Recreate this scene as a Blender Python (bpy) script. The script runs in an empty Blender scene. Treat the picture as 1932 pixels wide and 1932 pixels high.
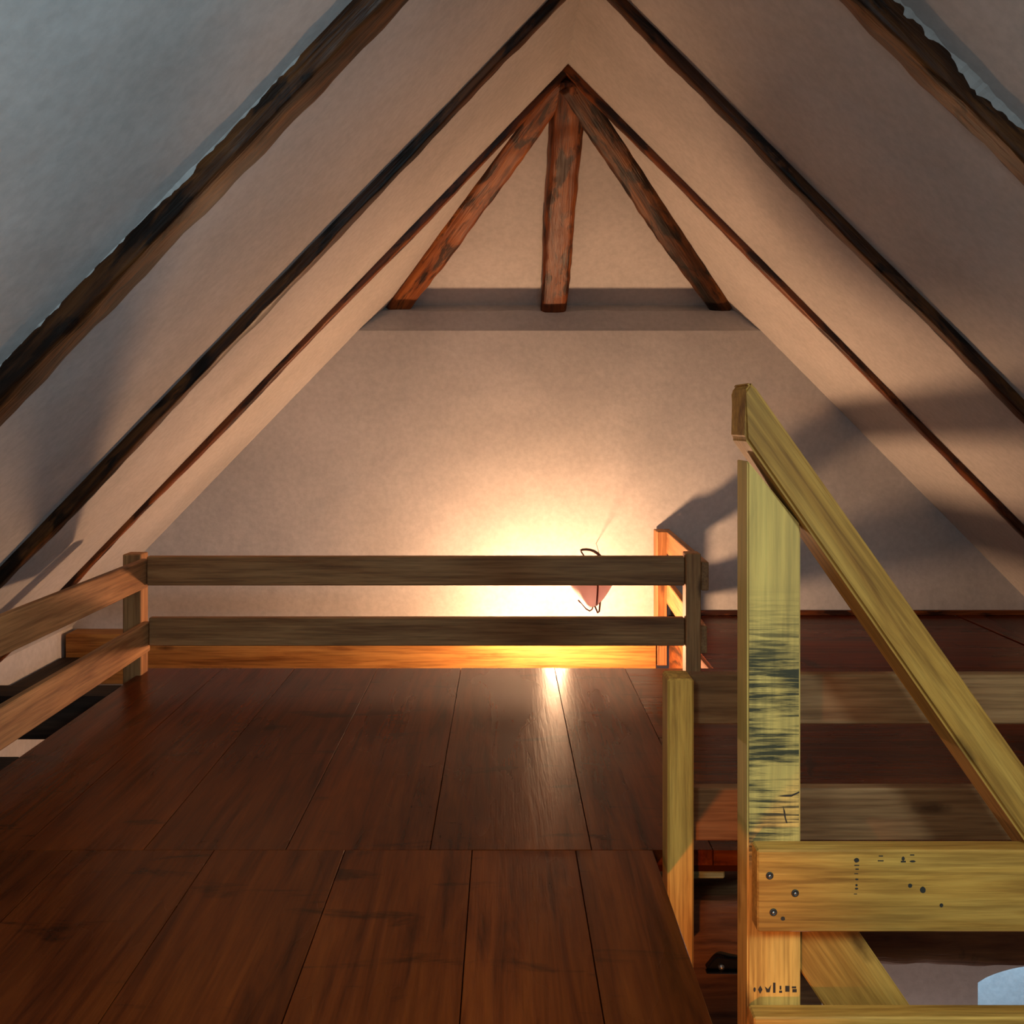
import bpy, bmesh, math, random
from mathutils import Vector, Matrix, noise
random.seed(7)
scene = bpy.context.scene
COL = scene.collection
F = 1900.0            # focal length in pixels of the 1932 px frame
EYE = 0.88            # eye height above the loft floor
RX, RZ = 0.24, 2.20   # ridge
SL, SR = 1.035, 1.01  # slope of the left and right roof planes
def roof_z(x): return RZ - (SL * (RX - x) if x < RX else SR * (x - RX))
def left_x(z): return RX - (RZ - z) / SL
def right_x(z): return RX + (RZ - z) / SR

# ------------------------------------------------------------------ node helpers
def new_mat(name):
    m = bpy.data.materials.new(name); m.use_nodes = True
    nt = m.node_tree; nt.nodes.clear()
    out = nt.nodes.new('ShaderNodeOutputMaterial')
    b = nt.nodes.new('ShaderNodeBsdfPrincipled')
    nt.links.new(b.outputs[0], out.inputs[0])
    return m, nt, b
def N(nt, typ, **kw):
    n = nt.nodes.new(typ)
    for k, v in kw.items():
        if k in n.inputs.keys() if isinstance(k, str) else False: n.inputs[k].default_value = v
        else: setattr(n, k, v)
    return n
def L(nt, a, b): nt.links.new(a, b)
def ramp(nt, fac, stops):
    r = nt.nodes.new('ShaderNodeValToRGB')
    e = r.color_ramp.elements
    while len(e) < len(stops): e.new(0.5)
    for el, (p, c) in zip(e, stops):
        el.position = p; el.color = (*c, 1) if len(c) == 3 else c
    L(nt, fac, r.inputs[0]); return r.outputs[0]
def math_(nt, op, a, b=None, c=None, clamp=False):
    n = nt.nodes.new('ShaderNodeMath'); n.operation = op; n.use_clamp = clamp
    for i, v in enumerate((a, b, c)):
        if v is None: continue
        if isinstance(v, (int, float)): n.inputs[i].default_value = v
        else: L(nt, v, n.inputs[i])
    return n.outputs[0]
def mix(nt, fac, a, b, blend='MIX'):
    n = nt.nodes.new('ShaderNodeMix'); n.data_type = 'RGBA'; n.blend_type = blend
    for s, v in ((0, fac), (6, a), (7, b)):
        if isinstance(v, (int, float)): n.inputs[s].default_value = v
        elif isinstance(v, tuple): n.inputs[s].default_value = (*v, 1)
        else: L(nt, v, n.inputs[s])
    return n.outputs[2]
def noise_(nt, vec, scale, detail=4, rough=0.55, dist=0.0):
    n = nt.nodes.new('ShaderNodeTexNoise')
    n.inputs['Scale'].default_value = scale; n.inputs['Detail'].default_value = detail
    n.inputs['Roughness'].default_value = rough; n.inputs['Distortion'].default_value = dist
    L(nt, vec, n.inputs['Vector']); return n.outputs[0]
def mapped(nt, vec, scale, loc=(0, 0, 0)):
    m = nt.nodes.new('ShaderNodeMapping'); m.inputs['Scale'].default_value = scale
    m.inputs['Location'].default_value = loc
    L(nt, vec, m.inputs[0]); return m.outputs[0]
def bump(nt, b, h, strength, dist=0.01):
    n = nt.nodes.new('ShaderNodeBump'); n.inputs['Strength'].default_value = strength
    n.inputs['Distance'].default_value = dist
    L(nt, h, n.inputs['Height']); L(nt, n.outputs[0], b.inputs['Normal'])

def plaster(name, col, col2):
    m, nt, b = new_mat(name)
    tc = N(nt, 'ShaderNodeTexCoord').outputs['Object']
    n1 = noise_(nt, tc, 1.7, 5, 0.6)
    c = ramp(nt, n1, [(0.35, col2), (0.65, col)])
    spk = noise_(nt, tc, 42, 3, 0.6)
    c = mix(nt, 0.22, c, ramp(nt, spk, [(0.35, (0.45, 0.44, 0.43)), (0.65, (0.95, 0.95, 0.93))]), 'MULTIPLY')
    L(nt, c, b.inputs['Base Color'])
    b.inputs['Roughness'].default_value = 0.9
    b.inputs['Specular IOR Level'].default_value = 0.15
    h = math_(nt, 'ADD', math_(nt, 'MULTIPLY', noise_(nt, tc, 3.2, 3, 0.5), 1.0), math_(nt, 'MULTIPLY', noise_(nt, tc, 30, 4, 0.6), 0.10))
    bump(nt, b, h, 0.5, 0.022)
    return m

def wood(name, light, mid, dark, rough=0.55, spec=0.3, knots=True, streak=1.0, gattr=None, bumpy=0.25, stains=0.0, saw=None, rand_amt=0.25, coat=0.0, st0=0.60, stmap=(14, 3.2, 6)):
    """grain runs along local x of the mesh (or of the 'grain' attribute)"""
    m, nt, b = new_mat(name)
    if gattr:
        a = N(nt, 'ShaderNodeAttribute'); a.attribute_name = gattr; vec0 = a.outputs['Vector']; rnd = None
        vec = vec0
    else:
        vec0 = N(nt, 'ShaderNodeTexCoord').outputs['Object']
        oi = N(nt, 'ShaderNodeObjectInfo'); rnd = oi.outputs['Random']
        cmb = N(nt, 'ShaderNodeCombineXYZ')
        for i, k in enumerate((37.0, 11.0, 23.0)):
            L(nt, math_(nt, 'MULTIPLY', rnd, k), cmb.inputs[i])
        va = N(nt, 'ShaderNodeVectorMath'); va.operation = 'ADD'
        L(nt, vec0, va.inputs[0]); L(nt, cmb.outputs[0], va.inputs[1]); vec = va.outputs[0]
    g1 = noise_(nt, mapped(nt, vec, (2.2, 26, 26)), 1.0, 6, 0.62, 0.6)
    g2 = noise_(nt, mapped(nt, vec, (5.0, 130, 130)), 1.0, 3, 0.6)
    g3 = noise_(nt, mapped(nt, vec, (1.1, 5, 5)), 1.0, 3, 0.55)
    c = ramp(nt, g1, [(0.30, dark), (0.47, mid), (0.70, light)])
    c = mix(nt, 0.55 * streak, c, ramp(nt, g2, [(0.35, (0.35, 0.3, 0.27)), (0.6, (1, 1, 1))]), 'MULTIPLY')
    c = mix(nt, 0.65, c, ramp(nt, g3, [(0.3, (0.45, 0.38, 0.34)), (0.65, (1.15, 1.12, 1.05))]), 'MULTIPLY')
    height = math_(nt, 'ADD', g1, math_(nt, 'MULTIPLY', g2, 0.6))
    if knots:
        v = N(nt, 'ShaderNodeTexVoronoi'); v.inputs['Scale'].default_value = 1.0
        L(nt, mapped(nt, vec, (2.6, 9, 9)), v.inputs['Vector'])
        kn = ramp(nt, math_(nt, 'ADD', v.outputs['Distance'], math_(nt, 'MULTIPLY', noise_(nt, vec, 60, 2), 0.06)), [(0.07, (1, 1, 1)), (0.17, (0, 0, 0))])
        c = mix(nt, math_(nt, 'MULTIPLY', kn, 0.85), c, tuple(x * 0.3 for x in dark))
    if stains > 0:
        s = noise_(nt, mapped(nt, vec, stmap), 1.0, 5, 0.62, 0.5)
        sm = ramp(nt, s, [(st0, (0, 0, 0)), (st0 + 0.09, (1, 1, 1))])
        c = mix(nt, math_(nt, 'MULTIPLY', sm, stains), c, tuple(x * 0.12 for x in dark))
    if saw:
        x0, x1 = saw
        sp = N(nt, 'ShaderNodeSeparateXYZ'); L(nt, vec0, sp.inputs[0])
        mk = N(nt, 'ShaderNodeMapRange'); mk.interpolation_type = 'SMOOTHSTEP'
        mk.inputs[1].default_value = x0; mk.inputs[2].default_value = x0 + 0.05
        L(nt, sp.outputs[0], mk.inputs[0])
        mk2 = N(nt, 'ShaderNodeMapRange'); mk2.interpolation_type = 'SMOOTHSTEP'
        mk2.inputs[1].default_value = x1; mk2.inputs[2].default_value = x1 - 0.16
        L(nt, sp.outputs[0], mk2.inputs[0])
        st = noise_(nt, mapped(nt, vec0, (130, 6, 6), (3.3, 0, 0)), 1.0, 5, 0.7, 0.3)
        bl = noise_(nt, mapped(nt, vec0, (16, 9, 9), (1.3, 0.4, 0)), 1.0, 2, 0.5)
        s = math_(nt, 'ADD', math_(nt, 'MULTIPLY', st, 0.62), math_(nt, 'MULTIPLY', bl, 0.38))
        sm = ramp(nt, s, [(0.45, (0, 0, 0)), (0.56, (1, 1, 1))])
        face = math_(nt, 'LESS_THAN', sp.outputs[2], -0.0385)
        f = math_(nt, 'MULTIPLY', math_(nt, 'MULTIPLY', math_(nt, 'MULTIPLY', sm, mk.outputs[0]), mk2.outputs[0]), face)
        c = mix(nt, math_(nt, 'MULTIPLY', mk.outputs[0], 0.4), c, (0.80, 0.52, 0.15))
        c = mix(nt, math_(nt, 'MULTIPLY', f, 0.93), c, (0.022, 0.024, 0.016))
        # greenish weathering near the sawn face
        
    if rnd is not None and rand_amt > 0:
        hs = N(nt, 'ShaderNodeHueSaturation')
        L(nt, math_(nt, 'ADD', 1.0 - rand_amt / 2, math_(nt, 'MULTIPLY', rnd, rand_amt)), hs.inputs['Value'])
        L(nt, c, hs.inputs['Color']); c = hs.outputs[0]
    if gattr:
        a2 = N(nt, 'ShaderNodeAttribute'); a2.attribute_name = 'tone'
        hs = N(nt, 'ShaderNodeHueSaturation'); L(nt, a2.outputs['Fac'], hs.inputs['Value'])
        L(nt, c, hs.inputs['Color']); c = hs.outputs[0]
    L(nt, c, b.inputs['Base Color'])
    rr = N(nt, 'ShaderNodeMapRange'); rr.inputs[3].default_value = rough - 0.08; rr.inputs[4].default_value = rough + 0.10
    L(nt, g3, rr.inputs[0]); L(nt, rr.outputs[0], b.inputs['Roughness'])
    b.inputs['Specular IOR Level'].default_value = spec
    b.inputs['Coat Weight'].default_value = coat
    b.inputs['Coat Roughness'].default_value = 0.18
    bump(nt, b, height, bumpy, 0.004)
    return m

def plain(name, col, rough=0.5, metal=0.0, trans=0.0):
    m, nt, b = new_mat(name)
    tc = N(nt, 'ShaderNodeTexCoord').outputs['Object']
    n = noise_(nt, tc, 25, 3)
    L(nt, mix(nt, 0.25, col, ramp(nt, n, [(0.3, tuple(x * 0.6 for x in col)), (0.7, col)])), b.inputs['Base Color'])
    b.inputs['Roughness'].default_value = rough; b.inputs['Metallic'].default_value = metal
    return m
def emit(name, col, s):
    m = bpy.data.materials.new(name); m.use_nodes = True; nt = m.node_tree; nt.nodes.clear()
    o = nt.nodes.new('ShaderNodeOutputMaterial'); e = nt.nodes.new('ShaderNodeEmission')
    e.inputs[0].default_value = (*col, 1); e.inputs[1].default_value = s
    nt.links.new(e.outputs[0], o.inputs[0]); return m

M_WALL = plaster('white_plaster', (0.54, 0.51, 0.49), (0.45, 0.425, 0.405))
M_CEIL = plaster('ceiling_plaster', (0.54, 0.51, 0.49), (0.45, 0.425, 0.405))
M_LOWER = plaster('stairwell_plaster', (0.62, 0.60, 0.60), (0.55, 0.53, 0.53))
M_PINE = wood('raw_pine', (0.46, 0.228, 0.090), (0.36, 0.165, 0.06), (0.24, 0.092, 0.03), 0.6, 0.25)
M_SHELF = wood('ledger_pine', (0.55, 0.28, 0.075), (0.44, 0.20, 0.05), (0.25, 0.095, 0.02), 0.55, 0.25)
M_NEAR = wood('yellow_pine', (0.74, 0.37, 0.072), (0.57, 0.255, 0.042), (0.34, 0.13, 0.02), 0.62, 0.2)
M_NEWEL = wood('stained_post_pine', (0.78, 0.43, 0.095), (0.63, 0.315, 0.062), (0.38, 0.165, 0.03), 0.62, 0.2, saw=(0.56, 1.10))
M_DARK = wood('dark_varnished_log', (0.22, 0.078, 0.017), (0.065, 0.021, 0.006), (0.010, 0.005, 0.0025), 0.45, 0.25, streak=0.5, bumpy=0.8, stains=0.85, rand_amt=0.1, st0=0.50, stmap=(5.0, 17, 19))
M_RED = wood('red_varnished_log', (0.36, 0.115, 0.022), (0.18, 0.048, 0.010), (0.04, 0.011, 0.004), 0.42, 0.3, streak=0.5, bumpy=0.8, stains=0.85, rand_amt=0.1, st0=0.50, stmap=(5.0, 17, 19))
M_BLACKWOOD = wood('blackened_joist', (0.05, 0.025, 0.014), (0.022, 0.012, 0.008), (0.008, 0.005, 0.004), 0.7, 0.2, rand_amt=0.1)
M_BEAM = wood('old_beam_wood', (0.27, 0.12, 0.045), (0.14, 0.055, 0.022), (0.03, 0.012, 0.006), 0.6, 0.3, streak=0.6, bumpy=0.7, stains=0.5)
M_FLOOR = wood('red_floor_varnish', (0.180, 0.033, 0.0042), (0.122, 0.0195, 0.0026), (0.045, 0.006, 0.0010), 0.27, 0.075, knots=False, streak=0.55, gattr='grain', bumpy=0.22, stains=0.65)
M_DAYLIT_STRIP = wood('daylit_strip_green', (0.42, 0.45, 0.24), (0.33, 0.36, 0.18), (0.2, 0.2, 0.1), 0.6, 0.2, knots=False)  # pale green stands in for daylight on an edge below the floor
M_BLACK = plain('black_iron', (0.012, 0.012, 0.013), 0.3, 0.6)
M_STEEL = plain('screw_steel', (0.42, 0.40, 0.36), 0.3, 0.9)
M_SCREWRIM = plain('screw_rim', (0.035, 0.028, 0.02), 0.5, 0.3)
M_BRONZE = plain('brown_hook_metal', (0.11, 0.045, 0.02), 0.35, 0.6)
M_SHADE = plain('pale_pink_shade', (0.62, 0.44, 0.42), 0.7)
_nt = M_SHADE.node_tree; _p = _nt.nodes['Principled BSDF']; _o = _nt.nodes['Material Output']
_t = _nt.nodes.new('ShaderNodeBsdfTranslucent'); _t.inputs[0].default_value = (0.66, 0.54, 0.58, 1)
_mx = _nt.nodes.new('ShaderNodeMixShader'); _mx.inputs[0].default_value = 0.5
_nt.links.new(_p.outputs[0], _mx.inputs[1]); _nt.links.new(_t.outputs[0], _mx.inputs[2]); _nt.links.new(_mx.outputs[0], _o.inputs[0])
M_CORD = plain('dark_red_seam', (0.16, 0.04, 0.035), 0.7)
M_INK = plain('black_ink', (0.03, 0.018, 0.008), 0.8)
M_SOCKET = plain('white_socket', (0.7, 0.68, 0.64), 0.4)
M_BULB = emit('glowing_bulb', (1.0, 0.56, 0.30), 980.0)

# ------------------------------------------------------------------ object helpers
def tag(o, label=None, cat=None, group=None, kind=None):
    if label: o['label'] = label
    if cat: o['category'] = cat
    if group: o['group'] = group
    if kind: o['kind'] = kind
    return o
def empty(name, loc, label, cat, group=None):
    o = bpy.data.objects.new(name, None); COL.objects.link(o); o.location = loc
    o.empty_display_size = 0.1
    return tag(o, label, cat, group)
WM = {}
def link(name, bm, mat, M=None, parent=None, smooth=False):
    me = bpy.data.meshes.new(name); bmesh.ops.recalc_face_normals(bm, faces=bm.faces[:])
    bm.to_mesh(me); bm.free()
    for mm in (mat if isinstance(mat, (list, tuple)) else [mat]): me.materials.append(mm)
    if smooth:
        for p in me.polygons: p.use_smooth = True
    o = bpy.data.objects.new(name, me); COL.objects.link(o)
    M = M or Matrix.Identity(4)
    WM[o.name] = M.copy()
    if parent:
        o.parent = parent
        o.matrix_local = Matrix.Translation(parent.location).inverted() @ M
    else: o.matrix_world = M
    return o
def frame(p0, p1, up=(0, 0, 1)):
    p0 = Vector(p0); p1 = Vector(p1); x = (p1 - p0).normalized(); up = Vector(up)
    y = up.cross(x).normalized(); z = x.cross(y)
    R = Matrix((x, y, z)).transposed().to_4x4(); R.translation = p0
    return R, (p1 - p0).length
def box_bm(x0, x1, y0, y1, z0, z1, bev=0.003, segs=1):
    bm = bmesh.new()
    vs = [bm.verts.new((x, y, z)) for x in (x0, x1) for y in (y0, y1) for z in (z0, z1)]
    for f in ((0, 1, 3, 2), (4, 6, 7, 5), (0, 4, 5, 1), (2, 3, 7, 6), (0, 2, 6, 4), (1, 5, 7, 3)):
        bm.faces.new([vs[i] for i in f])
    if bev: bmesh.ops.bevel(bm, geom=bm.edges[:], offset=bev, segments=segs, affect='EDGES', profile=0.6)
    return bm
def timber(name, p0, p1, w, h, mat, parent=None, up=(0, 0, 1), bev=0.003):
    """sawn board: axis p0-p1 through the centre, w across (local y), h along local z"""
    M, Ln = frame(p0, p1, up)
    return link(name, box_bm(0, Ln, -w / 2, w / 2, -h / 2, h / 2, bev), mat, M, parent)
def prism(name, pts, y0, y1, mat, origin, ang, parent=None, bev=0.003, segs=1):
    """polygon in the x-z plane (world), extruded y0..y1; local x lies along angle ang"""
    R = Matrix.Translation(Vector(origin)) @ Matrix.Rotation(-ang, 4, 'Y')
    Ri = R.inverted()
    bm = bmesh.new()
    a = [bm.verts.new(Ri @ Vector((x, y0, z))) for x, z in pts]
    b = [bm.verts.new(Ri @ Vector((x, y1, z))) for x, z in pts]
    bm.faces.new(a); bm.faces.new(b[::-1])
    for i in range(len(pts)):
        j = (i + 1) % len(pts); bm.faces.new((a[i], b[i], b[j], a[j]))
    if bev: bmesh.ops.bevel(bm, geom=bm.edges[:], offset=bev, segments=segs, affect='EDGES')
    return link(name, bm, mat, R, parent)
def log(name, p0, p1, w, h, mat, up, parent=None, seed=0, amp=0.006, nseg=70, rnd=0.35, taper=(1, 1), sway=0.0):
    """rough hewn timber: rounded section (w on local y, h on local z), wavy along its length"""
    M, Ln = frame(p0, p1, up)
    bm = bmesh.new(); K = 20; rings = []
    for i in range(nseg + 1):
        t = i / nseg; x = Ln * t; s = taper[0] + (taper[1] - taper[0]) * t
        oy = sway * noise.noise(Vector((x * 1.3, seed * 3.1, 0.5))); oz = sway * noise.noise(Vector((x * 1.3, seed * 3.1, 7.5)))
        ring = []
        for k in range(K):
            a = 2 * math.pi * k / K
            ca, sa = math.cos(a), math.sin(a)
            q = (abs(ca) ** (2 / rnd_exp(rnd)) , abs(sa) ** (2 / rnd_exp(rnd)))
            y = math.copysign(q[0], ca) * w / 2 * s; z = math.copysign(q[1], sa) * h / 2 * s
            d = amp * (noise.noise(Vector((x * 2.2, y * 14 + seed, z * 14))) + 0.6 * noise.noise(Vector((x * 16, y * 50 + seed, z * 50))))
            r = math.hypot(y, z) or 1
            ring.append(bm.verts.new((x, y + oy + d * y / r, z + oz + d * z / r)))
        rings.append(ring)
    for i in range(nseg):
        for k in range(K):
            bm.faces.new((rings[i][k], rings[i][(k + 1) % K], rings[i + 1][(k + 1) % K], rings[i + 1][k]))
    bm.faces.new(rings[0][::-1]); bm.faces.new(rings[-1])
    return link(name, bm, mat, M, parent, smooth=True)
def rnd_exp(r): return 2 + 5 * (1 - r)
def tube(name, pts, r, mat, parent=None, sides=10, cyc=False, r1=None):
    bm = bmesh.new(); P = [Vector(p) for p in pts]; rings = []; n = len(P)
    for i, p in enumerate(P):
        t = (P[min(i + 1, n - 1)] - P[max(i - 1, 0)]).normalized()
        a = t.orthogonal().normalized() if i == 0 else (pa - t * pa.dot(t)).normalized()
        pa = a; b = t.cross(a)
        rr = r if r1 is None else r + (r1 - r) * i / (n - 1)
        rings.append([bm.verts.new(p + rr * (math.cos(2 * math.pi * k / sides) * a + math.sin(2 * math.pi * k / sides) * b)) for k in range(sides)])
    for i in range(n - 1):
        for k in range(sides):
            bm.faces.new((rings[i][k], rings[i][(k + 1) % sides], rings[i + 1][(k + 1) % sides], rings[i + 1][k]))
    bm.faces.new(rings[0][::-1]); bm.faces.new(rings[-1])
    return link(name, bm, mat, None, parent, smooth=True)
def lathe(name, prof, centre, mat, parent=None, n=32, close=True, axis='Z'):
    bm = bmesh.new(); rings = []
    for r, z in prof:
        rings.append([bm.verts.new((r * math.cos(2 * math.pi * k / n), r * math.sin(2 * math.pi * k / n), z)) for k in range(n)])
    for i in range(len(rings) - 1):
        for k in range(n):
            bm.faces.new((rings[i][k], rings[i][(k + 1) % n], rings[i + 1][(k + 1) % n], rings[i + 1][k]))
    if close:
        bm.faces.new(rings[0][::-1]); bm.faces.new(rings[-1])
    bmesh.ops.remove_doubles(bm, verts=bm.verts[:], dist=1e-6)
    M = Matrix.Translation(Vector(centre))
    if axis == 'Y': M = M @ Matrix.Rotation(math.radians(90), 4, 'X')   # profile z points to -Y (towards the viewer)
    return link(name, bm, mat, M, parent, smooth=True)
def poly_obj(name, faces, mat, label, cat):
    bm = bmesh.new(); cache = {}
    def v(p):
        k = tuple(round(c, 5) for c in p)
        if k not in cache: cache[k] = bm.verts.new(p)
        return cache[k]
    for f in faces: bm.faces.new([v(p) for p in f])
    return tag(link(name, bm, mat), label, cat, kind='structure')

# ------------------------------------------------------------------ setting
YB = -1.7             # rear wall, behind the viewer
YG = 4.52             # inner face of the far gable wall
ZL = -2.3             # storey below
HIP_Y0, HIP_Z0 = 3.80, RZ
HIP_Y1, HIP_Z1 = 4.66, 1.405
TH = 0.14
zb = -0.05
def slab(top, off):
    return [(x + off[0], y + off[1], z + off[2]) for x, y, z in top]
def solid(polys_off):
    fs = []
    for poly, off in polys_off:
        o = slab(poly, off); fs.append(poly); fs.append(o[::-1])
        for i in range(len(poly)):
            j = (i + 1) % len(poly); fs.append([poly[i], o[i], o[j], poly[j]])
    return fs
lp = [(RX, YB, RZ), (RX, HIP_Y0, HIP_Z0), (left_x(HIP_Z1), HIP_Y1, HIP_Z1), (left_x(zb), HIP_Y1, zb), (left_x(zb), YB, zb)]
rp = [(RX, YB, RZ), (RX, HIP_Y0, HIP_Z0), (right_x(HIP_Z1), HIP_Y1, HIP_Z1), (right_x(zb), HIP_Y1, zb), (right_x(zb), YB, zb)]
hp = [(RX, HIP_Y0, HIP_Z0), (left_x(HIP_Z1), HIP_Y1, HIP_Z1), (right_x(HIP_Z1), HIP_Y1, HIP_Z1)]
bm = bmesh.new()
KY0, KY1, KZ0, KZ1 = -0.45, 0.25, 1.12, 1.62       # roof windows, beside and behind the viewer
def slope_faces(xf):
    def q(y, z): return (xf(z), y, z)
    return [[q(YB, RZ), q(KY0, RZ), q(KY0, KZ1), q(KY0, KZ0), q(KY0, zb), q(YB, zb)],
            [q(KY0, RZ), q(KY1, RZ), q(KY1, KZ1), q(KY0, KZ1)], [q(KY0, KZ0), q(KY1, KZ0), q(KY1, zb), q(KY0, zb)],
            [q(KY1, RZ), q(HIP_Y0, RZ), q(HIP_Y1, HIP_Z1), q(HIP_Y1, zb), q(KY1, zb), q(KY1, KZ0), q(KY1, KZ1)]]
cache = {}
def cv(p):
    k = tuple(round(c, 4) for c in p)
    if k not in cache: cache[k] = bm.verts.new(p)
    return cache[k]
for fs_ in (slope_faces(left_x), slope_faces(right_x), [hp]):
    for poly in fs_: bm.faces.new([cv(p) for p in poly])
bmesh.ops.remove_doubles(bm, verts=bm.verts[:], dist=1e-5)
ceil = link('ceiling', bm, M_CEIL)
md = ceil.modifiers.new('thickness', 'SOLIDIFY'); md.thickness = TH; md.offset = 1.0; md.use_even_offset = True
tag(ceil, 'white plastered sloping ceiling of the attic with a hipped end', 'ceiling', kind='structure')
# make sure the thickness grows outwards
me = ceil.data
if me.polygons[0].normal.z < 0: me.flip_normals()

# far gable wall with a sloping plastered sill on its top
gz = [ZL, zb, 1.28]
def gx(z): return (left_x(max(z, zb)) , right_x(max(z, zb)))
bm = bmesh.new()
prof = [(YG, ZL), (YG, zb), (YG, 1.275), (YG + 0.012, 1.287), (4.60, 1.372), (HIP_Y1, HIP_Z1), (4.80, 1.36), (4.80, zb), (4.80, ZL)]
rows = []
for y, z in prof:
    a, b_ = gx(z); row = []
    for k in range(25):
        t = k / 24; zz = z
        if (y, z) == (4.60, 1.372): zz = z + 0.012 * noise.noise(Vector((t * 9, 0, 3)))
        row.append(bm.verts.new((a + (b_ - a) * t, y, zz)))
    rows.append(row)
for i in range(len(rows)):
    r0, r1 = rows[i], rows[(i + 1) % len(rows)]
    for k in range(24): bm.faces.new((r0[k], r0[k + 1], r1[k + 1], r1[k]))
bm.faces.new([r[0] for r in rows]); bm.faces.new([r[-1] for r in rows][::-1])
tag(link('wall_gable', bm, M_WALL), 'white plastered gable wall at the far end of the attic', 'wall', kind='structure')

def box_struct(name, x0, x1, y0, y1, z0, z1, mat, label, cat):
    return tag(link(name, box_bm(x0, x1, y0, y1, z0, z1, 0), mat), label, cat, kind='structure')
box_struct('wall_left', left_x(zb) - 0.12, left_x(zb), YB, YG, ZL, zb + 0.003, M_WALL, 'plastered wall below the left roof slope', 'wall')
box_struct('wall_right', right_x(zb), right_x(zb) + 0.12, YB, YG, ZL, zb + 0.003, M_WALL, 'plastered wall below the right roof slope', 'wall')
# rear wall behind the viewer
bm = bmesh.new()
for y in (YB, YB - 0.12):
    bm.faces.new([bm.verts.new(p) for p in ((left_x(zb), y, ZL), (right_x(zb), y, ZL), (right_x(zb), y, zb), (RX, y, RZ), (left_x(zb), y, zb))])
tag(link('wall_rear', bm, M_WALL), 'plastered gable wall behind the viewer', 'wall', kind='structure')
# frames of the two roof windows
def roof_window(name, xf, side, label):
    bm = bmesh.new(); s = SL if side < 0 else SR
    n = Vector((side * s, 0, 1)).normalized()
    def ring(y0, y1, z0, z1, off): return [bm.verts.new(Vector((xf(z), y, z)) + n * off) for y, z in ((y0, z0), (y1, z0), (y1, z1), (y0, z1))]
    o0 = ring(KY0, KY1, KZ0, KZ1, 0.02); i0 = ring(KY0 + 0.05, KY1 - 0.05, KZ0 + 0.035, KZ1 - 0.035, 0.02)
    o1 = ring(KY0, KY1, KZ0, KZ1, 0.08); i1 = ring(KY0 + 0.05, KY1 - 0.05, KZ0 + 0.035, KZ1 - 0.035, 0.08)
    for k in range(4):
        j = (k + 1) % 4
        bm.faces.new((o0[k], o0[j], i0[j], i0[k])); bm.faces.new((o1[k], i1[k], i1[j], o1[j])); bm.faces.new((i0[k], i0[j], i1[j], i1[k])); bm.faces.new((o0[k], o1[k], o1[j], o0[j]))
    tag(link(name, bm, M_PINE), label, 'window', kind='structure')
roof_window('window_1', right_x, 1, 'roof window in the right slope beside the viewer')
roof_window('window_2', left_x, -1, 'roof window in the left slope beside the viewer')

# floors: boards as separate plates in one mesh
def floor_mesh(name, boards, label, mat=M_FLOOR):
    bm = bmesh.new(); gl = bm.verts.layers.float_vector.new('grain'); tl = bm.verts.layers.float.new('tone')
    for (x0, x1, y0, y1, along) in boards:
        g = 0.0008; b2 = box_bm(x0 + g, x1 - g, y0 + g, y1 - g, -0.032, random.uniform(-0.0003, 0.0003) if along == 'y' else random.uniform(-0.0012, -0.0008), 0.0008 if along == 'y' else 0.0003)
        off = Vector((random.uniform(0, 40), random.uniform(0, 40), random.uniform(0, 40))); tone = random.uniform(0.82, 1.18)
        mp = {}
        for v in b2.verts:
            nv = bm.verts.new(v.co); mp[v] = nv
            c = v.co
            nv[gl] = (Vector((c.y, c.x, c.z)) if along == 'y' else Vector((c.x, c.y, c.z))) + off
            nv[tl] = tone
        for f in b2.faces: bm.faces.new([mp[v] for v in f.verts])
        b2.free()
    for x0, x1, y0, y1 in sub_plates:
        n0 = len(bm.verts); addbox(bm, x0, x1, y0, y1, -0.046, -0.0325); bm.verts.ensure_lookup_table()
        for v in bm.verts[n0:]: v[tl] = 0.35
    return tag(link(name, bm, mat), label, 'floor', kind='structure')
def addbox(bm, x0, x1, y0, y1, z0, z1):
    vs = [bm.verts.new((x, y, z)) for x in (x0, x1) for y in (y0, y1) for z in (z0, z1)]
    for f in ((0, 1, 3, 2), (4, 6, 7, 5), (0, 4, 5, 1), (2, 3, 7, 6), (0, 2, 6, 4), (1, 5, 7, 3)):
        bm.faces.new([vs[i] for i in f])
sub_plates = ((-1.255, 0.300, YB, 2.06), (-1.255, 2.40, 2.06, 3.55), (0.745, 2.40, 3.55, YG - 0.002))
YM = 2.055; YE = 3.555
B = []
xs = [-1.26, -0.99, -0.735, -0.445, -0.15, 0.18, 0.428]
for a, b_ in zip(xs, xs[1:]): B.append((a, b_, YM if b_ < 0.1 or True else YM, YE, 'y'))
xs = [-1.26, -0.88, -0.59, -0.323, -0.064, 0.147, 0.305]
for a, b_ in zip(xs, xs[1:]):
    B.append((a, b_, -0.2, YM, 'y')); B.append((a, b_, YB, -0.2, 'y'))
for y0, y1 in ((YM, 2.42), (2.42, 2.80), (2.80, 3.18), (3.18, YE)): B.append((0.428, 2.02, y0, y1, 'x'))
for y0, y1 in ((YE, 3.88), (3.88, 4.22), (4.22, YG)): B.append((0.74, 2.02, y0, y1, 'x'))
B.append((2.03, right_x(0.0) - 0.005, YM, YG, 'y'))
floor_mesh('floor', B, 'reddish brown varnished board floor of the attic loft')
box_struct('floor_lower', left_x(zb), right_x(zb), YB, YG, ZL - 0.1, ZL, M_BEAM, 'dark floor of the storey below', 'floor')
# thin batten where the floor meets the gable on the right
o = link('baseboard_gable', box_bm(0.75, right_x(0.03) - 0.03, YG - 0.014, YG, 0.0, 0.022, 0.002), M_RED)
tag(o, 'thin red brown batten along the foot of the gable wall', 'baseboard', kind='structure')

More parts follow.
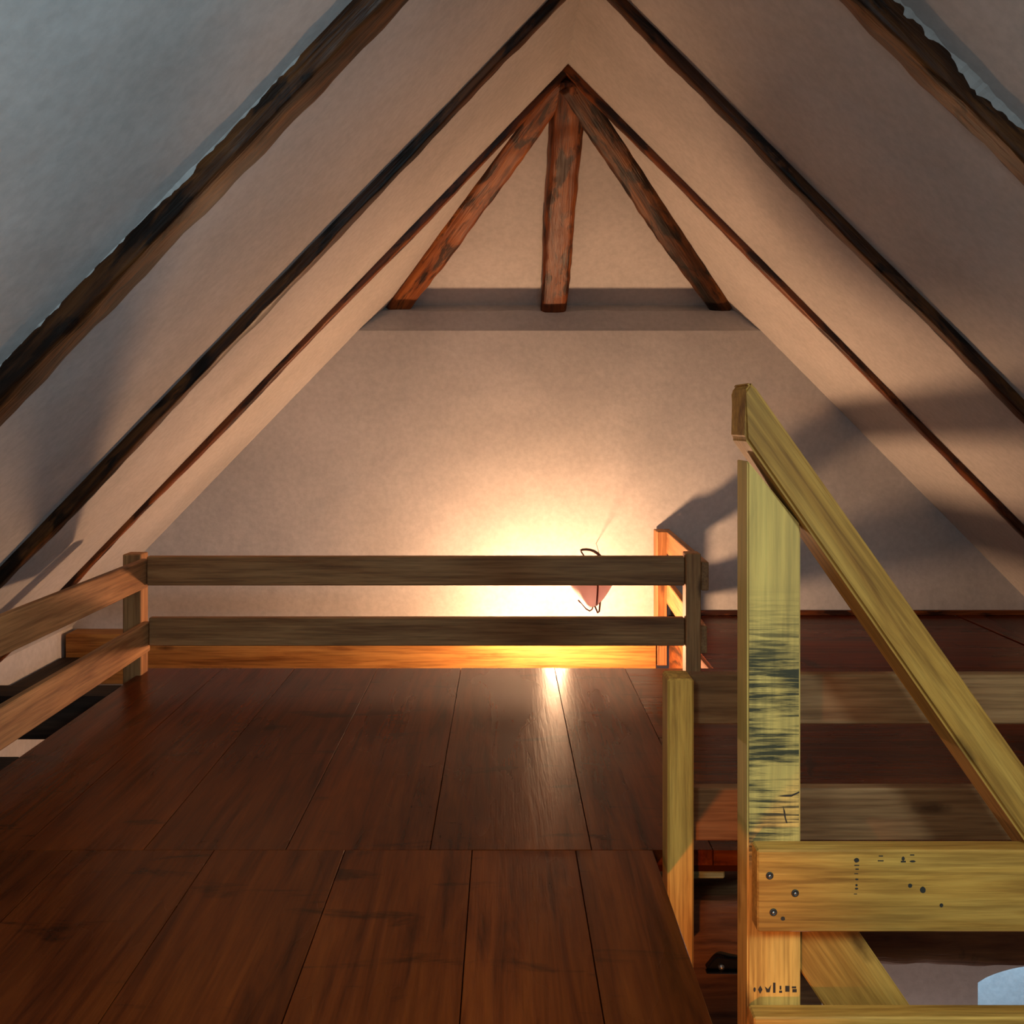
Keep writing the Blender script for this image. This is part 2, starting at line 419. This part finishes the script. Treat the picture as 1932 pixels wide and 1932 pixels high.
# stairwell wall below with an arched opening, and the room behind it
YW = 3.0
ax0, ax1, aspring, atop = 1.413, 1.80, -0.785, -0.752
bm = bmesh.new()
xl, xr = left_x(zb), right_x(zb); xl = 0.6
arch = [(ax0, ZL)] + [(ax0, -0.80)]
na = 16
for k in range(na + 1):
    t = k / na; x = ax0 + (ax1 - ax0) * t
    arch.append((x, -0.80 + 0.052 * math.sin(math.pi * t) ** 0.75))
arch.append((ax1, ZL))
ztop = -0.30
for y in (YW, YW + 0.16):
    pts = [bm.verts.new((x, y, z)) for x, z in arch]
    bm.faces.new([bm.verts.new((xl, y, ZL)), bm.verts.new((xl, y, ztop)), bm.verts.new((ax0, y, ztop)), pts[1], pts[0]])
    bm.faces.new([pts[-1], pts[-2], bm.verts.new((ax1, y, ztop)), bm.verts.new((xr, y, ztop)), bm.verts.new((xr, y, ZL))])
    for i in range(1, len(pts) - 2):
        a, b_ = arch[i], arch[i + 1]
        if abs(a[0] - b_[0]) < 1e-6: continue
        bm.faces.new([pts[i], bm.verts.new((a[0], y, ztop)), bm.verts.new((b_[0], y, ztop)), pts[i + 1]])
for a, b_ in zip(arch, arch[1:]):
    bm.faces.new([bm.verts.new(p) for p in ((a[0], YW, a[1]), (b_[0], YW, b_[1]), (b_[0], YW + 0.16, b_[1]), (a[0], YW + 0.16, a[1]))])
bmesh.ops.remove_doubles(bm, verts=bm.verts[:], dist=1e-5)
tag(link('wall_stairwell', bm, M_LOWER), 'pale wall of the stairwell below with an arched opening', 'wall', kind='structure')

# ------------------------------------------------------------------ rafters
def rafter(side, y, t, d, mat, label, seed, amp=0.006, zfoot=-0.02):
    """y: near face at the ceiling; t: breadth along the ridge; d: vertical depth below the plaster"""
    s = SL if side < 0 else SR
    nrm = Vector((-side * s, 0, -1)).normalized() * -1     # outward normal of the plane (up and out)
    nrm = Vector((side * s, 0, 1)).normalized()
    dep = d * nrm.z
    emb = 0.03
    xf = left_x(zfoot) if side < 0 else right_x(zfoot)
    top = Vector((RX, y + t / 2, RZ)); foot = Vector((xf, y + t / 2, zfoot))
    axis = (foot - top).normalized()
    c = -nrm * (dep / 2 - emb / 2)
    p0 = top + c + axis * 0.0; p1 = foot + c
    return tag(log('rafter', p0, p1, t, dep + emb, mat, nrm, seed=seed, amp=amp, nseg=110, rnd=0.22, sway=0.010), label, 'rafter', 'roof rafters')
rafter(-1, 1.885, 0.112, 0.066, M_DARK, 'thickest dark log rafter on the left slope, nearest the viewer', 1, 0.009)
rafter(1, 1.925, 0.072, 0.070, M_DARK, 'thick dark rafter with paint chipped edge at the top right', 2, 0.009)
rafter(-1, 2.893, 0.055, 0.043, M_DARK, 'middle dark rafter on the left slope, second from the gable', 3)
rafter(1, 2.893, 0.055, 0.043, M_DARK, 'middle brown rafter on the right slope, second from the gable', 4)
rafter(-1, 3.752, 0.048, 0.036, M_RED, 'thin reddish rafter on the left slope, closest to the gable', 5, 0.004)
rafter(1, 3.752, 0.048, 0.036, M_RED, 'thin orange brown rafter on the right slope, closest to the gable', 6, 0.004)
# ragged plaster lips along the near rafters
def lip(name, side, y, label, seed, r=0.007):
    s = SL if side < 0 else SR
    bm = bmesh.new(); n = 300; rows = []
    nrm = Vector((side * s, 0, 1)).normalized()
    for i in range(n + 1):
        t = i / n; x = RX + side * (0.02 + t * 2.0); p = Vector((x, 0, roof_z(x)))
        w = r * (0.75 + 1.1 * noise.noise(Vector((t * 30, seed, 0))) + 0.9 * noise.noise(Vector((t * 90, seed, 4))) + 0.7 * noise.noise(Vector((t * 240, seed, 9))))
        w = max(w, 0.0012)
        rows.append([bm.verts.new(p + Vector((0, y + 0.004, 0)) - nrm * (w * 1.7)), bm.verts.new(p + Vector((0, y - w * 0.5, 0)) - nrm * w * 0.5), bm.verts.new(p + Vector((0, y - w * 1.4, 0)) + nrm * 0.002), bm.verts.new(p + Vector((0, y + 0.004, 0)) + nrm * 0.002)])
    for a, b_ in zip(rows, rows[1:]):
        for k in range(4): bm.faces.new((a[k], a[(k + 1) % 4], b_[(k + 1) % 4], b_[k]))
    bm.faces.new(rows[0]); bm.faces.new(rows[-1][::-1])
    tag(link(name, bm, M_CEIL), label, 'trim', kind='structure')
lip('trim_1', -1, 1.885, 'ragged white plaster edge along the nearest left rafter', 1.7, 0.005)
lip('trim_2', 1, 1.925, 'ragged white plaster edge along the nearest right rafter', 5.3, 0.008)

# hip rafters and the centre rafter of the hipped end
hn = Vector((0, HIP_Z0 - HIP_Z1, HIP_Y1 - HIP_Y0)).normalized()
def hip(xe, w, d, mat, label, seed, start=0.02, drop=0.0):
    a = Vector((RX, HIP_Y0, HIP_Z0)); b_ = Vector((xe, HIP_Y1, HIP_Z1))
    ax = (b_ - a).normalized()
    c = -hn * (d / 2 - 0.012 + drop)
    return tag(log('hip_rafter', a + c + ax * start, b_ + c + ax * 0.0, w, d, mat, hn, seed=seed, amp=0.009, nseg=60, rnd=0.5, taper=(1.08, 0.95), sway=0.02), label, 'rafter', 'rafters of the hipped end')
hip(left_x(HIP_Z1) + 0.03, 0.105, 0.075, M_RED, 'rough reddish hip rafter slanting down to the left above the gable sill', 11, 0.03)
hip(right_x(HIP_Z1) - 0.03, 0.11, 0.075, M_DARK, 'rough dark hip rafter slanting down to the right above the gable sill', 12, 0.03)
hip(RX - 0.008, 0.125, 0.085, M_RED, 'knotty reddish centre rafter standing between the two slanting hip rafters', 13, 0.02)

# ------------------------------------------------------------------ railing round the far opening
FR = empty('guard_railing', (-1.27, 3.48, 0), 'low sawn pine railing round the far opening with two rails and three posts', 'railing')
def brd(name, x0, x1, y0, y1, z0, z1, mat, parent, axis='x', label=None, bev=0.003):
    if axis == 'x': o = timber(name, (x0, (y0 + y1) / 2, (z0 + z1) / 2), (x1, (y0 + y1) / 2, (z0 + z1) / 2), y1 - y0, z1 - z0, mat, parent, bev=bev)
    elif axis == 'y': o = timber(name, ((x0 + x1) / 2, y0, (z0 + z1) / 2), ((x0 + x1) / 2, y1, (z0 + z1) / 2), x1 - x0, z1 - z0, mat, parent, bev=bev)
    else: o = timber(name, ((x0 + x1) / 2, (y0 + y1) / 2, z0), ((x0 + x1) / 2, (y0 + y1) / 2, z1), x1 - x0, y1 - y0, mat, parent, up=(0, 1, 0), bev=bev)
    if label: o['label'] = label
    return o
brd('post', -1.305, -1.242, 3.45, 3.52, -0.20, 0.415, M_PINE, FR, 'z')
brd('post', 0.617, 0.668, 3.405, 3.47, 0.0, 0.424, M_PINE, FR, 'z')
brd('post', 0.672, 0.716, 4.40, 4.51, -0.20, 0.387, M_PINE, FR, 'z')
brd('front_top_rail', -1.212, 0.615, 3.42, 3.448, 0.313, 0.412, M_PINE, FR)
brd('front_bottom_rail', -1.205, 0.615, 3.42, 3.448, 0.108, 0.204, M_PINE, FR)
def yboard(name, p0, p1, w, h, mat, parent): return timber(name, p0, p1, w, h, mat, parent)
yboard('side_top_rail', (-1.224, 0.9, 0.352), (-1.229, 3.449, 0.352), 0.024, 0.098, M_PINE, FR)
yboard('side_bottom_rail', (-1.208, 0.9, 0.132), (-1.222, 3.449, 0.136), 0.024, 0.102, M_PINE, FR)
yboard('return_top_rail', (0.683, 3.415, 0.346), (0.731, 4.515, 0.337), 0.026, 0.098, M_PINE, FR)
yboard('return_bottom_rail', (0.683, 3.44, 0.125), (0.731, 4.515, 0.118), 0.026, 0.095, M_PINE, FR)

# ------------------------------------------------------------------ railing on the stairwell edge (right)
SRL = empty('stairwell_railing', (0.35, 2.0, 0), 'pine railing with two horizontal rails behind the tall stair post', 'railing')
brd('post', 0.323, 0.3745, 1.98, 2.05, -0.205, 0.368, M_NEAR, SRL, 'z', bev=0.004)
brd('top_rail', 0.3755, 1.72, 2.02, 2.05, 0.2665, 0.366, M_PINE, SRL)
brd('bottom_rail', 0.3755, 1.72, 2.02, 2.05, 0.033, 0.138, M_PINE, SRL)
brd('post', 1.725, 1.775, 1.98, 2.05, -0.205, 0.368, M_NEAR, SRL, 'z', bev=0.004)

# ------------------------------------------------------------------ near stair balustrade
NB = empty('stair_balustrade', (0.483, 1.84, -0.9), 'tall sawn pine stair post with slanting handrail and screwed cross boards, nearest the viewer', 'balustrade')
k18 = 1.80 / F
# newel: local x is up its length, from z = -0.5
nz0 = -0.5
def newel():
    w0, w1 = 0.436, 0.531
    zl, zr = 0.806, 0.690
    M, Ln = frame((0.4835, 1.84, nz0), (0.4835, 1.84, 1.0), (0, 1, 0))
    Mi = M.inverted(); bm = bmesh.new(); rings = []
    for y in (1.80, 1.88):
        rings.append([bm.verts.new(Mi @ Vector(p)) for p in ((w0, y, nz0), (w1, y, nz0), (w1, y, zr), (w0, y, zl))])
    bm.faces.new(rings[0]); bm.faces.new(rings[1][::-1])
    for i in range(4): bm.faces.new((rings[0][i], rings[1][i], rings[1][(i + 1) % 4], rings[0][(i + 1) % 4]))
    bmesh.ops.bevel(bm, geom=bm.edges[:], offset=0.003, segments=2, affect='EDGES')
    o = link('newel_post', bm, M_NEWEL, M, NB); o['label'] = 'post face with black saw marks'
    return o
NEWEL = newel()
# handrail: plumb-cut board, upper end rounded
yh = 1.775
def P(px, py, y): return ((px - 950) * y / F, EYE + (790 - py) * y / F)
hr = [P(1406, 828, yh), P(1408, 742, yh), P(1410, 727, yh), P(1416, 721, yh), P(1424, 727, yh), P(2130, 1724, yh), P(2130, 1868, yh)]
prism('handrail', hr, yh, yh + 0.115, M_NEAR, (hr[0][0], yh, hr[0][1]), math.atan2(-1.40, 1), NB, 0.006, 3)
yb = 1.757
CB = brd('cross_board', 0.443, 1.72, yb, 1.798, -0.0165, 0.127, M_NEAR, NB)
brd('lower_cross_board', 0.437, 1.72, yb, 1.798, -0.31, -0.165, M_NEAR, NB)
ys = 1.82
sx = 0.5325
st = [P(0, 0, ys)]
def sl_line(x, px, py, m): return EYE + (790 - (py + m * ((x * F / ys + 950) - px))) * ys / F
st = [(sx, sl_line(sx, 1623, 1761, 1.45)), (1.05, sl_line(1.05, 1623, 1761, 1.45)), (1.05, sl_line(1.05, 1514, 1838, 1.5)), (sx, sl_line(sx, 1514, 1838, 1.5))]
prism('stringer', st, ys, ys + 0.04, M_NEAR, (sx, ys, st[0][1]), math.atan2(-1.45, 1), NB, 0.003)
# screws in the cross board, children of the board

def sub(o, parent_part, M):
    """parent o to a part that itself hangs under an Empty"""
    o.parent = parent_part; o.matrix_local = WM[parent_part.name].inverted() @ M
for px, py in ((1452, 1652), (1500, 1685), (1459, 1721)):
    x, z = P(px, py, yb)
    s = lathe('screw', [(0.0001, 0.0), (0.0062, 0.0), (0.0066, 0.0012), (0.0058, 0.0022), (0.0042, 0.0026), (0.0040, 0.0020), (0.0001, 0.0020)], (0, 0, 0), M_SCREWRIM, None, 20, axis='Y')
    sub(s, CB, Matrix.Translation((x, yb + 0.0004, z)) @ Matrix.Rotation(math.radians(90), 4, 'X'))
    h = lathe('screw_head', [(0.0001, 0.0005), (0.0026, 0.0005), (0.0026, 0.0030), (0.0016, 0.0036), (0.0001, 0.0038)], (0, 0, 0), M_STEEL, None, 16, axis='Y')
    # keep the bright slot within the screw itself
    me2 = h.data; bm = bmesh.new(); bm.from_mesh(s.data); nv0 = len(bm.faces); bm.from_mesh(me2)
    bm.faces.ensure_lookup_table()
    for f in bm.faces[nv0:]: f.material_index = 1
    bm.to_mesh(s.data); bm.free(); s.data.materials.append(M_STEEL)
    bpy.data.objects.remove(h)
# printed marks: worn ink stamp on the post, dotted print on the cross board
def ink(name, shapes, y, parent_part):
    for pts in shapes:
        bm = bmesh.new()
        f = [bm.verts.new((x, y - 0.0004, z)) for x, z in pts]; g = [bm.verts.new((x, y + 0.001, z)) for x, z in pts]
        bm.faces.new(f); bm.faces.new(g[::-1])
        for i in range(len(pts)): bm.faces.new((f[i], g[i], g[(i + 1) % len(pts)], f[(i + 1) % len(pts)]))
        o = link(name, bm, M_INK); sub(o, parent_part, Matrix.Identity(4))
def blob(px, py, rx, ry, y, seed, n=12):
    return [P(px + rx * math.cos(2 * math.pi * k / n) * (1 + 0.25 * noise.noise(Vector((k * 1.7, seed, 0)))), py + ry * math.sin(2 * math.pi * k / n) * (1 + 0.25 * noise.noise(Vector((k * 1.7, seed, 5)))), y) for k in range(n)]
def rect(x0, y0, x1, y1, y): return [P(x0, y1, y), P(x1, y1, y), P(x1, y0, y), P(x0, y0, y)]
yn = 1.80
ink('stamped_mark', [blob(1423.5, 1867, 2.2, 4.5, yn, 1), [P(1430, 1867, yn), P(1434, 1875, yn), P(1438.5, 1867, yn), P(1434.5, 1859.5, yn)],
              [P(1443, 1861, yn), P(1446, 1872, yn), P(1452, 1872, yn), P(1455, 1858, yn), P(1449, 1866, yn)],
              rect(1458.5, 1854, 1463, 1873, yn), rect(1470, 1869, 1475.5, 1873, yn), rect(1471, 1860, 1474, 1867, yn),
              rect(1481.5, 1860, 1489.5, 1871, yn), rect(1494, 1861, 1502, 1864.5, yn), rect(1495, 1866, 1503, 1872, yn)], yn, NEWEL)
ink('printed_dot', [blob(1616, 1623, 5, 4.5, yb, 2), rect(1612, 1631.5, 1621, 1633.5, yb), rect(1614, 1638.5, 1620, 1641, yb), rect(1612, 1647.5, 1619, 1649, yb),
                     blob(1616.5, 1659, 3, 1.8, yb, 4), blob(1616, 1670, 2.2, 2.2, yb, 5), blob(1616, 1676.5, 3, 2, yb, 6), rect(1611, 1686, 1617, 1687.3, yb),
                     rect(1658, 1614, 1666, 1616, yb), rect(1656, 1623, 1667, 1625, yb), blob(1704, 1620, 3, 4, yb, 8), rect(1699.5, 1624, 1709, 1627, yb), blob(1722, 1625, 5.5, 2, yb, 9), rect(1717, 1612, 1725, 1614, yb)], yb, CB)
ink('knot', [blob(1717, 1671, 4, 4, yb, 10), blob(1741, 1679, 5.5, 6, yb, 11), blob(1776, 1708, 3.5, 4, yb, 12), blob(1477, 1733, 4, 4, yb, 14)], yb, CB)
# the cracked knot low on the post
ink('crack', [[P(1466, 1502, yn), P(1480, 1503, yn), P(1493, 1503, yn), P(1508, 1496, yn), P(1508, 1493, yn), P(1494, 1499, yn), P(1479, 1500, yn)],
              [P(1477, 1520, yn), P(1481, 1530, yn), P(1483, 1544, yn), P(1486, 1553, yn), P(1483, 1553, yn), P(1479, 1538, yn)]], yn, NEWEL)

# ------------------------------------------------------------------ timbers below the floor edges
tag(brd('ledger_board', left_x(-0.06) + 0.03, 0.668, 4.40, 4.519, -0.28, -0.062, M_SHELF, None), 'wide light pine board on the gable wall behind the far railing', 'board')
tag(log('floor_beam', (0.29, 2.165, -0.195), (2.43, 2.165, -0.185), 0.16, 0.15, M_BEAM, (0, 0, 1), seed=21, amp=0.010, nseg=90, rnd=0.35, sway=0.015), 'rough dark beam under the floor edge behind the stair boards', 'beam')
tag(brd('daylit_strip', 0.36, 0.455, 2.07, 2.10, -0.066, -0.047, M_DAYLIT_STRIP, None), 'small strip coloured pale green as daylight under the floor edge between the posts', 'strip')  # lit edge below the floor, its light put into the strip's colour
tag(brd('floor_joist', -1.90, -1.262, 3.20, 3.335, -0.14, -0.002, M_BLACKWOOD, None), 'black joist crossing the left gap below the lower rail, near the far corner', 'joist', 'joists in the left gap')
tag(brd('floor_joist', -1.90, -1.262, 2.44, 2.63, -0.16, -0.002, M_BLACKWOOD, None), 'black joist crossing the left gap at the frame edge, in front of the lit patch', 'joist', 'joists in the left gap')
tag(brd('dark_filler_panel', 0.28, 0.715, 2.26, 2.29, -2.29, -0.275, M_BEAM, None), 'added dark panel standing in for the dark stairwell below the beam behind the tall stair post', 'panel')  # added sheet; its dark colour replaces the unlit stairwell behind
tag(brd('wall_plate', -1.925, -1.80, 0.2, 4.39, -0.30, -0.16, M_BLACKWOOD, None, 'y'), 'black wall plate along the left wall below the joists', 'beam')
tag(brd('edge_trimmer', 0.722, 0.744, 3.56, 4.395, -0.30, -0.003, M_RED, None, 'y'), 'reddish trimmer board along the right edge of the far opening below the return rail', 'board')
BR = empty('iron_bracket', (0.455, 2.075, -0.255), 'small black iron bracket on the beam beside the tall stair post', 'bracket')
def br_shape():
    y0, y1 = 2.066, 2.082
    pts = [P(1332, 1829, y0), P(1345, 1812, y0), P(1352, 1806, y0), P(1362, 1806, y0), P(1374, 1812, y0), P(1420, 1815, y0), P(1420, 1832, y0)]
    prism('plate', pts, y0, y1, M_BLACK, (pts[0][0], y0, pts[0][1]), 0, BR, 0.002)
    prism('rim', [P(1331, 1832, y0), P(1331, 1829, y0), P(1420, 1829.5, y0), P(1420, 1833, y0)], y0 - 0.012, y0 + 0.004, M_BLACK, (pts[0][0], y0, pts[0][1]), 0, BR, 0.0015)
    o = lathe('stud', [(0.0001, 0), (0.007, 0), (0.006, 0.004), (0.0001, 0.007)], (P(1361, 1824, y0)[0], y0, P(1361, 1824, y0)[1]), M_STEEL, BR, 16, axis='Y')
br_shape()

# ------------------------------------------------------------------ lamp on the gable wall
BX, BY, BZ = 0.21, 4.12, 0.010
LP = empty('wall_lamp', (0.38, 4.51, 0.2), 'pale tulip lamp with a bent metal hook glowing on the gable wall', 'lamp')
SC = (0.338, 3.88, 0.155)
prof_o = [(0.012, 0.0), (0.030, 0.012), (0.048, 0.034), (0.065, 0.060), (0.079, 0.085), (0.083, 0.110), (0.078, 0.138), (0.058, 0.160), (0.020, 0.170)]
prof_i = [(r - 0.004 if r > 0.006 else r, z) for r, z in reversed(prof_o[1:-1])]
def shade():
    bm = bmesh.new(); n = 36; rings = []
    for r, z in prof_o:
        rings.append([bm.verts.new((r * (1 + 0.035 * math.cos(6 * 2 * math.pi * k / n)) * math.cos(2 * math.pi * k / n), r * (1 + 0.035 * math.cos(6 * 2 * math.pi * k / n)) * math.sin(2 * math.pi * k / n), z)) for k in range(n)])
    for a, b_ in zip(rings, rings[1:]):
        for k in range(n): bm.faces.new((a[k], a[(k + 1) % n], b_[(k + 1) % n], b_[k]))
    bm.faces.new(rings[0][::-1])
    return link('lamp_shade', bm, M_SHADE, Matrix.Translation(SC), LP, smooth=True)
SH = shade()
def arc(c, r, a0, a1, n=14, sy=0.0):
    return [(c[0] + r * math.cos(a0 + (a1 - a0) * i / n), c[1] + sy * i / n, c[2] + r * math.sin(a0 + (a1 - a0) * i / n)) for i in range(n + 1)]
# rib down the face of the shade
rib = [(SC[0] + 0.018, SC[1] - r * 0.985 + 0.001, SC[2] + z) for r, z in prof_o[1:8]]
rb = tube('seam', rib, 0.0035, M_CORD); sub(rb, SH, Matrix.Identity(4))
HZ = EYE + (790 - 1043) * SC[1] / F
def hx(px): return (px - 950) * SC[1] / F
def hzz(py): return EYE + (790 - py) * SC[1] / F
tube('hook', [(hx(1095), SC[1], hzz(1039)), (hx(1099), SC[1], hzz(1037)), (hx(1106), SC[1], hzz(1036.5)), (hx(1114), SC[1], hzz(1037.5)), (hx(1121), SC[1], hzz(1040)), (hx(1127), SC[1], hzz(1044)), (hx(1132), SC[1], hzz(1049)), (hx(1134), SC[1], hzz(1056)), (hx(1130), SC[1], hzz(1064)), (SC[0] + 0.02, SC[1], SC[2] + 0.165)], 0.0042, M_BRONZE, LP, r1=0.0070)
tube('hanging_wire', [(hx(1096), SC[1], hzz(1040)), (hx(1100), SC[1], hzz(1046)), (hx(1104), SC[1], hzz(1052)), (SC[0] - 0.012, SC[1], SC[2] + 0.168)], 0.0028, M_BRONZE, LP)
tube('wall_rod', [(hx(1134), SC[1], hzz(1056)), (hx(1134) + 0.02, 4.2, hzz(1060)), (hx(1134) + 0.04, 4.518, hzz(1064))], 0.0012, M_BRONZE, LP)
tube('wire_loop', [(SC[0] - 0.052, SC[1] - 0.02, SC[2] + 0.030), (SC[0] - 0.040, SC[1] - 0.02, SC[2] + 0.016), (SC[0] - 0.022, SC[1] - 0.02, SC[2] - 0.004), (SC[0] - 0.008, SC[1] - 0.02, SC[2] - 0.012), (SC[0] + 0.002, SC[1] - 0.018, SC[2] - 0.006), (SC[0] + 0.006, SC[1] - 0.012, SC[2] + 0.006)], 0.0027, M_BRONZE, LP)
tube('wire_loop', [(SC[0] + 0.010, SC[1] - 0.012, SC[2] + 0.012), (SC[0] + 0.016, SC[1] - 0.016, SC[2] - 0.004), (SC[0] + 0.024, SC[1] - 0.016, SC[2] - 0.020), (SC[0] + 0.029, SC[1] - 0.016, SC[2] - 0.015), (SC[0] + 0.032, SC[1] - 0.014, SC[2] + 0.008), (SC[0] + 0.034, SC[1] - 0.012, SC[2] + 0.030)], 0.0036, M_BRONZE, LP)
# bulb on a short arm from the wall
tube('bulb_arm', [(BX, 4.518, BZ - 0.09), (BX, 4.42, BZ - 0.085), (BX, 4.33, BZ - 0.03), (BX, BY + 0.11, BZ)], 0.008, M_SOCKET, LP)
lathe('bulb_socket', [(0.0001, 0), (0.016, 0), (0.018, 0.03), (0.014, 0.042), (0.0001, 0.042)], (BX, BY + 0.098, BZ), M_SOCKET, LP, 20, axis='Y')
bm = bmesh.new(); bmesh.ops.create_uvsphere(bm, u_segments=24, v_segments=14, radius=0.042)
bl = link('light_bulb', bm, M_BULB, Matrix.Translation((BX, BY, BZ)) @ Matrix.Diagonal((1, 1.2, 1, 1)), LP, smooth=True)
bl['label'] = 'bare glowing bulb'

# ------------------------------------------------------------------ light
def area(name, loc, target, sx_, sy_, power, col):
    d = bpy.data.lights.new(name, 'AREA'); d.shape = 'RECTANGLE'; d.size = sx_; d.size_y = sy_; d.energy = power; d.color = col
    o = bpy.data.objects.new(name, d); COL.objects.link(o); o.location = loc
    o.rotation_euler = (Vector(target) - Vector(loc)).to_track_quat('-Z', 'Y').to_euler(); return o
def point(name, loc, power, col, r):
    d = bpy.data.lights.new(name, 'POINT'); d.energy = power; d.color = col; d.shadow_soft_size = r
    o = bpy.data.objects.new(name, d); COL.objects.link(o); o.location = loc; return o
zc = (KZ0 + KZ1) / 2; yc = (KY0 + KY1) / 2
def sky_light(name, xf, side, power, col):
    sl = SL if side < 0 else SR
    n = Vector((side * sl, 0, 1)).normalized(); c = Vector((xf(zc), yc, zc)) + n * 0.01
    area(name, c, c - n, 0.55, 0.55, power, col)
sky_light('daylight_right', right_x, 1, 56, (0.58, 0.86, 1.0))
sky_light('daylight_left', left_x, -1, 24, (0.60, 0.88, 1.0))
d = bpy.data.lights.new('stair_lamp', 'SPOT'); d.energy = 42; d.color = (1.0, 0.33, 0.08); d.shadow_soft_size = 0.02; d.spot_size = math.radians(42); d.spot_blend = 0.85
o = bpy.data.objects.new('stair_lamp', d); COL.objects.link(o); o.location = (-0.05, 0.65, -0.5)
o.rotation_euler = (Vector((0.23, 2.0, -0.02)) - o.location).to_track_quat('-Z', 'Y').to_euler()
area('lower_room_daylight', (1.8, 4.0, -0.5), (2.0, 4.5, -1.2), 0.6, 0.3, 42, (0.38, 0.70, 1.0))
point('stairwell_wall_fill', (0.95, 2.45, -1.7), 14, (1.0, 0.66, 0.52), 0.05)  # added fill to brighten the stairwell wall, no known lamp there

w = bpy.data.worlds.new('World'); scene.world = w; w.use_nodes = True
bg = w.node_tree.nodes['Background']; bg.inputs[0].default_value = (0.55, 0.75, 1.0, 1); bg.inputs[1].default_value = 0.35

# ------------------------------------------------------------------ camera
cd = bpy.data.cameras.new('camera'); cam = bpy.data.objects.new('camera', cd); COL.objects.link(cam)
cam.location = (0, 0, EYE); cam.rotation_euler = (math.radians(90), 0, 0)
cd.sensor_fit = 'HORIZONTAL'; cd.sensor_width = 36.0; cd.lens = 36.0 * F / 1932.0
cd.shift_x = (966 - 950) / 1932.0
cd.shift_y = (790 - 966) / 1932.0
cd.clip_start = 0.02
scene.camera = cam
vs = scene.view_settings
vs.view_transform = 'Standard'; vs.look = 'None'; vs.exposure = 0.0; vs.gamma = 1.0; vs.use_curve_mapping = False
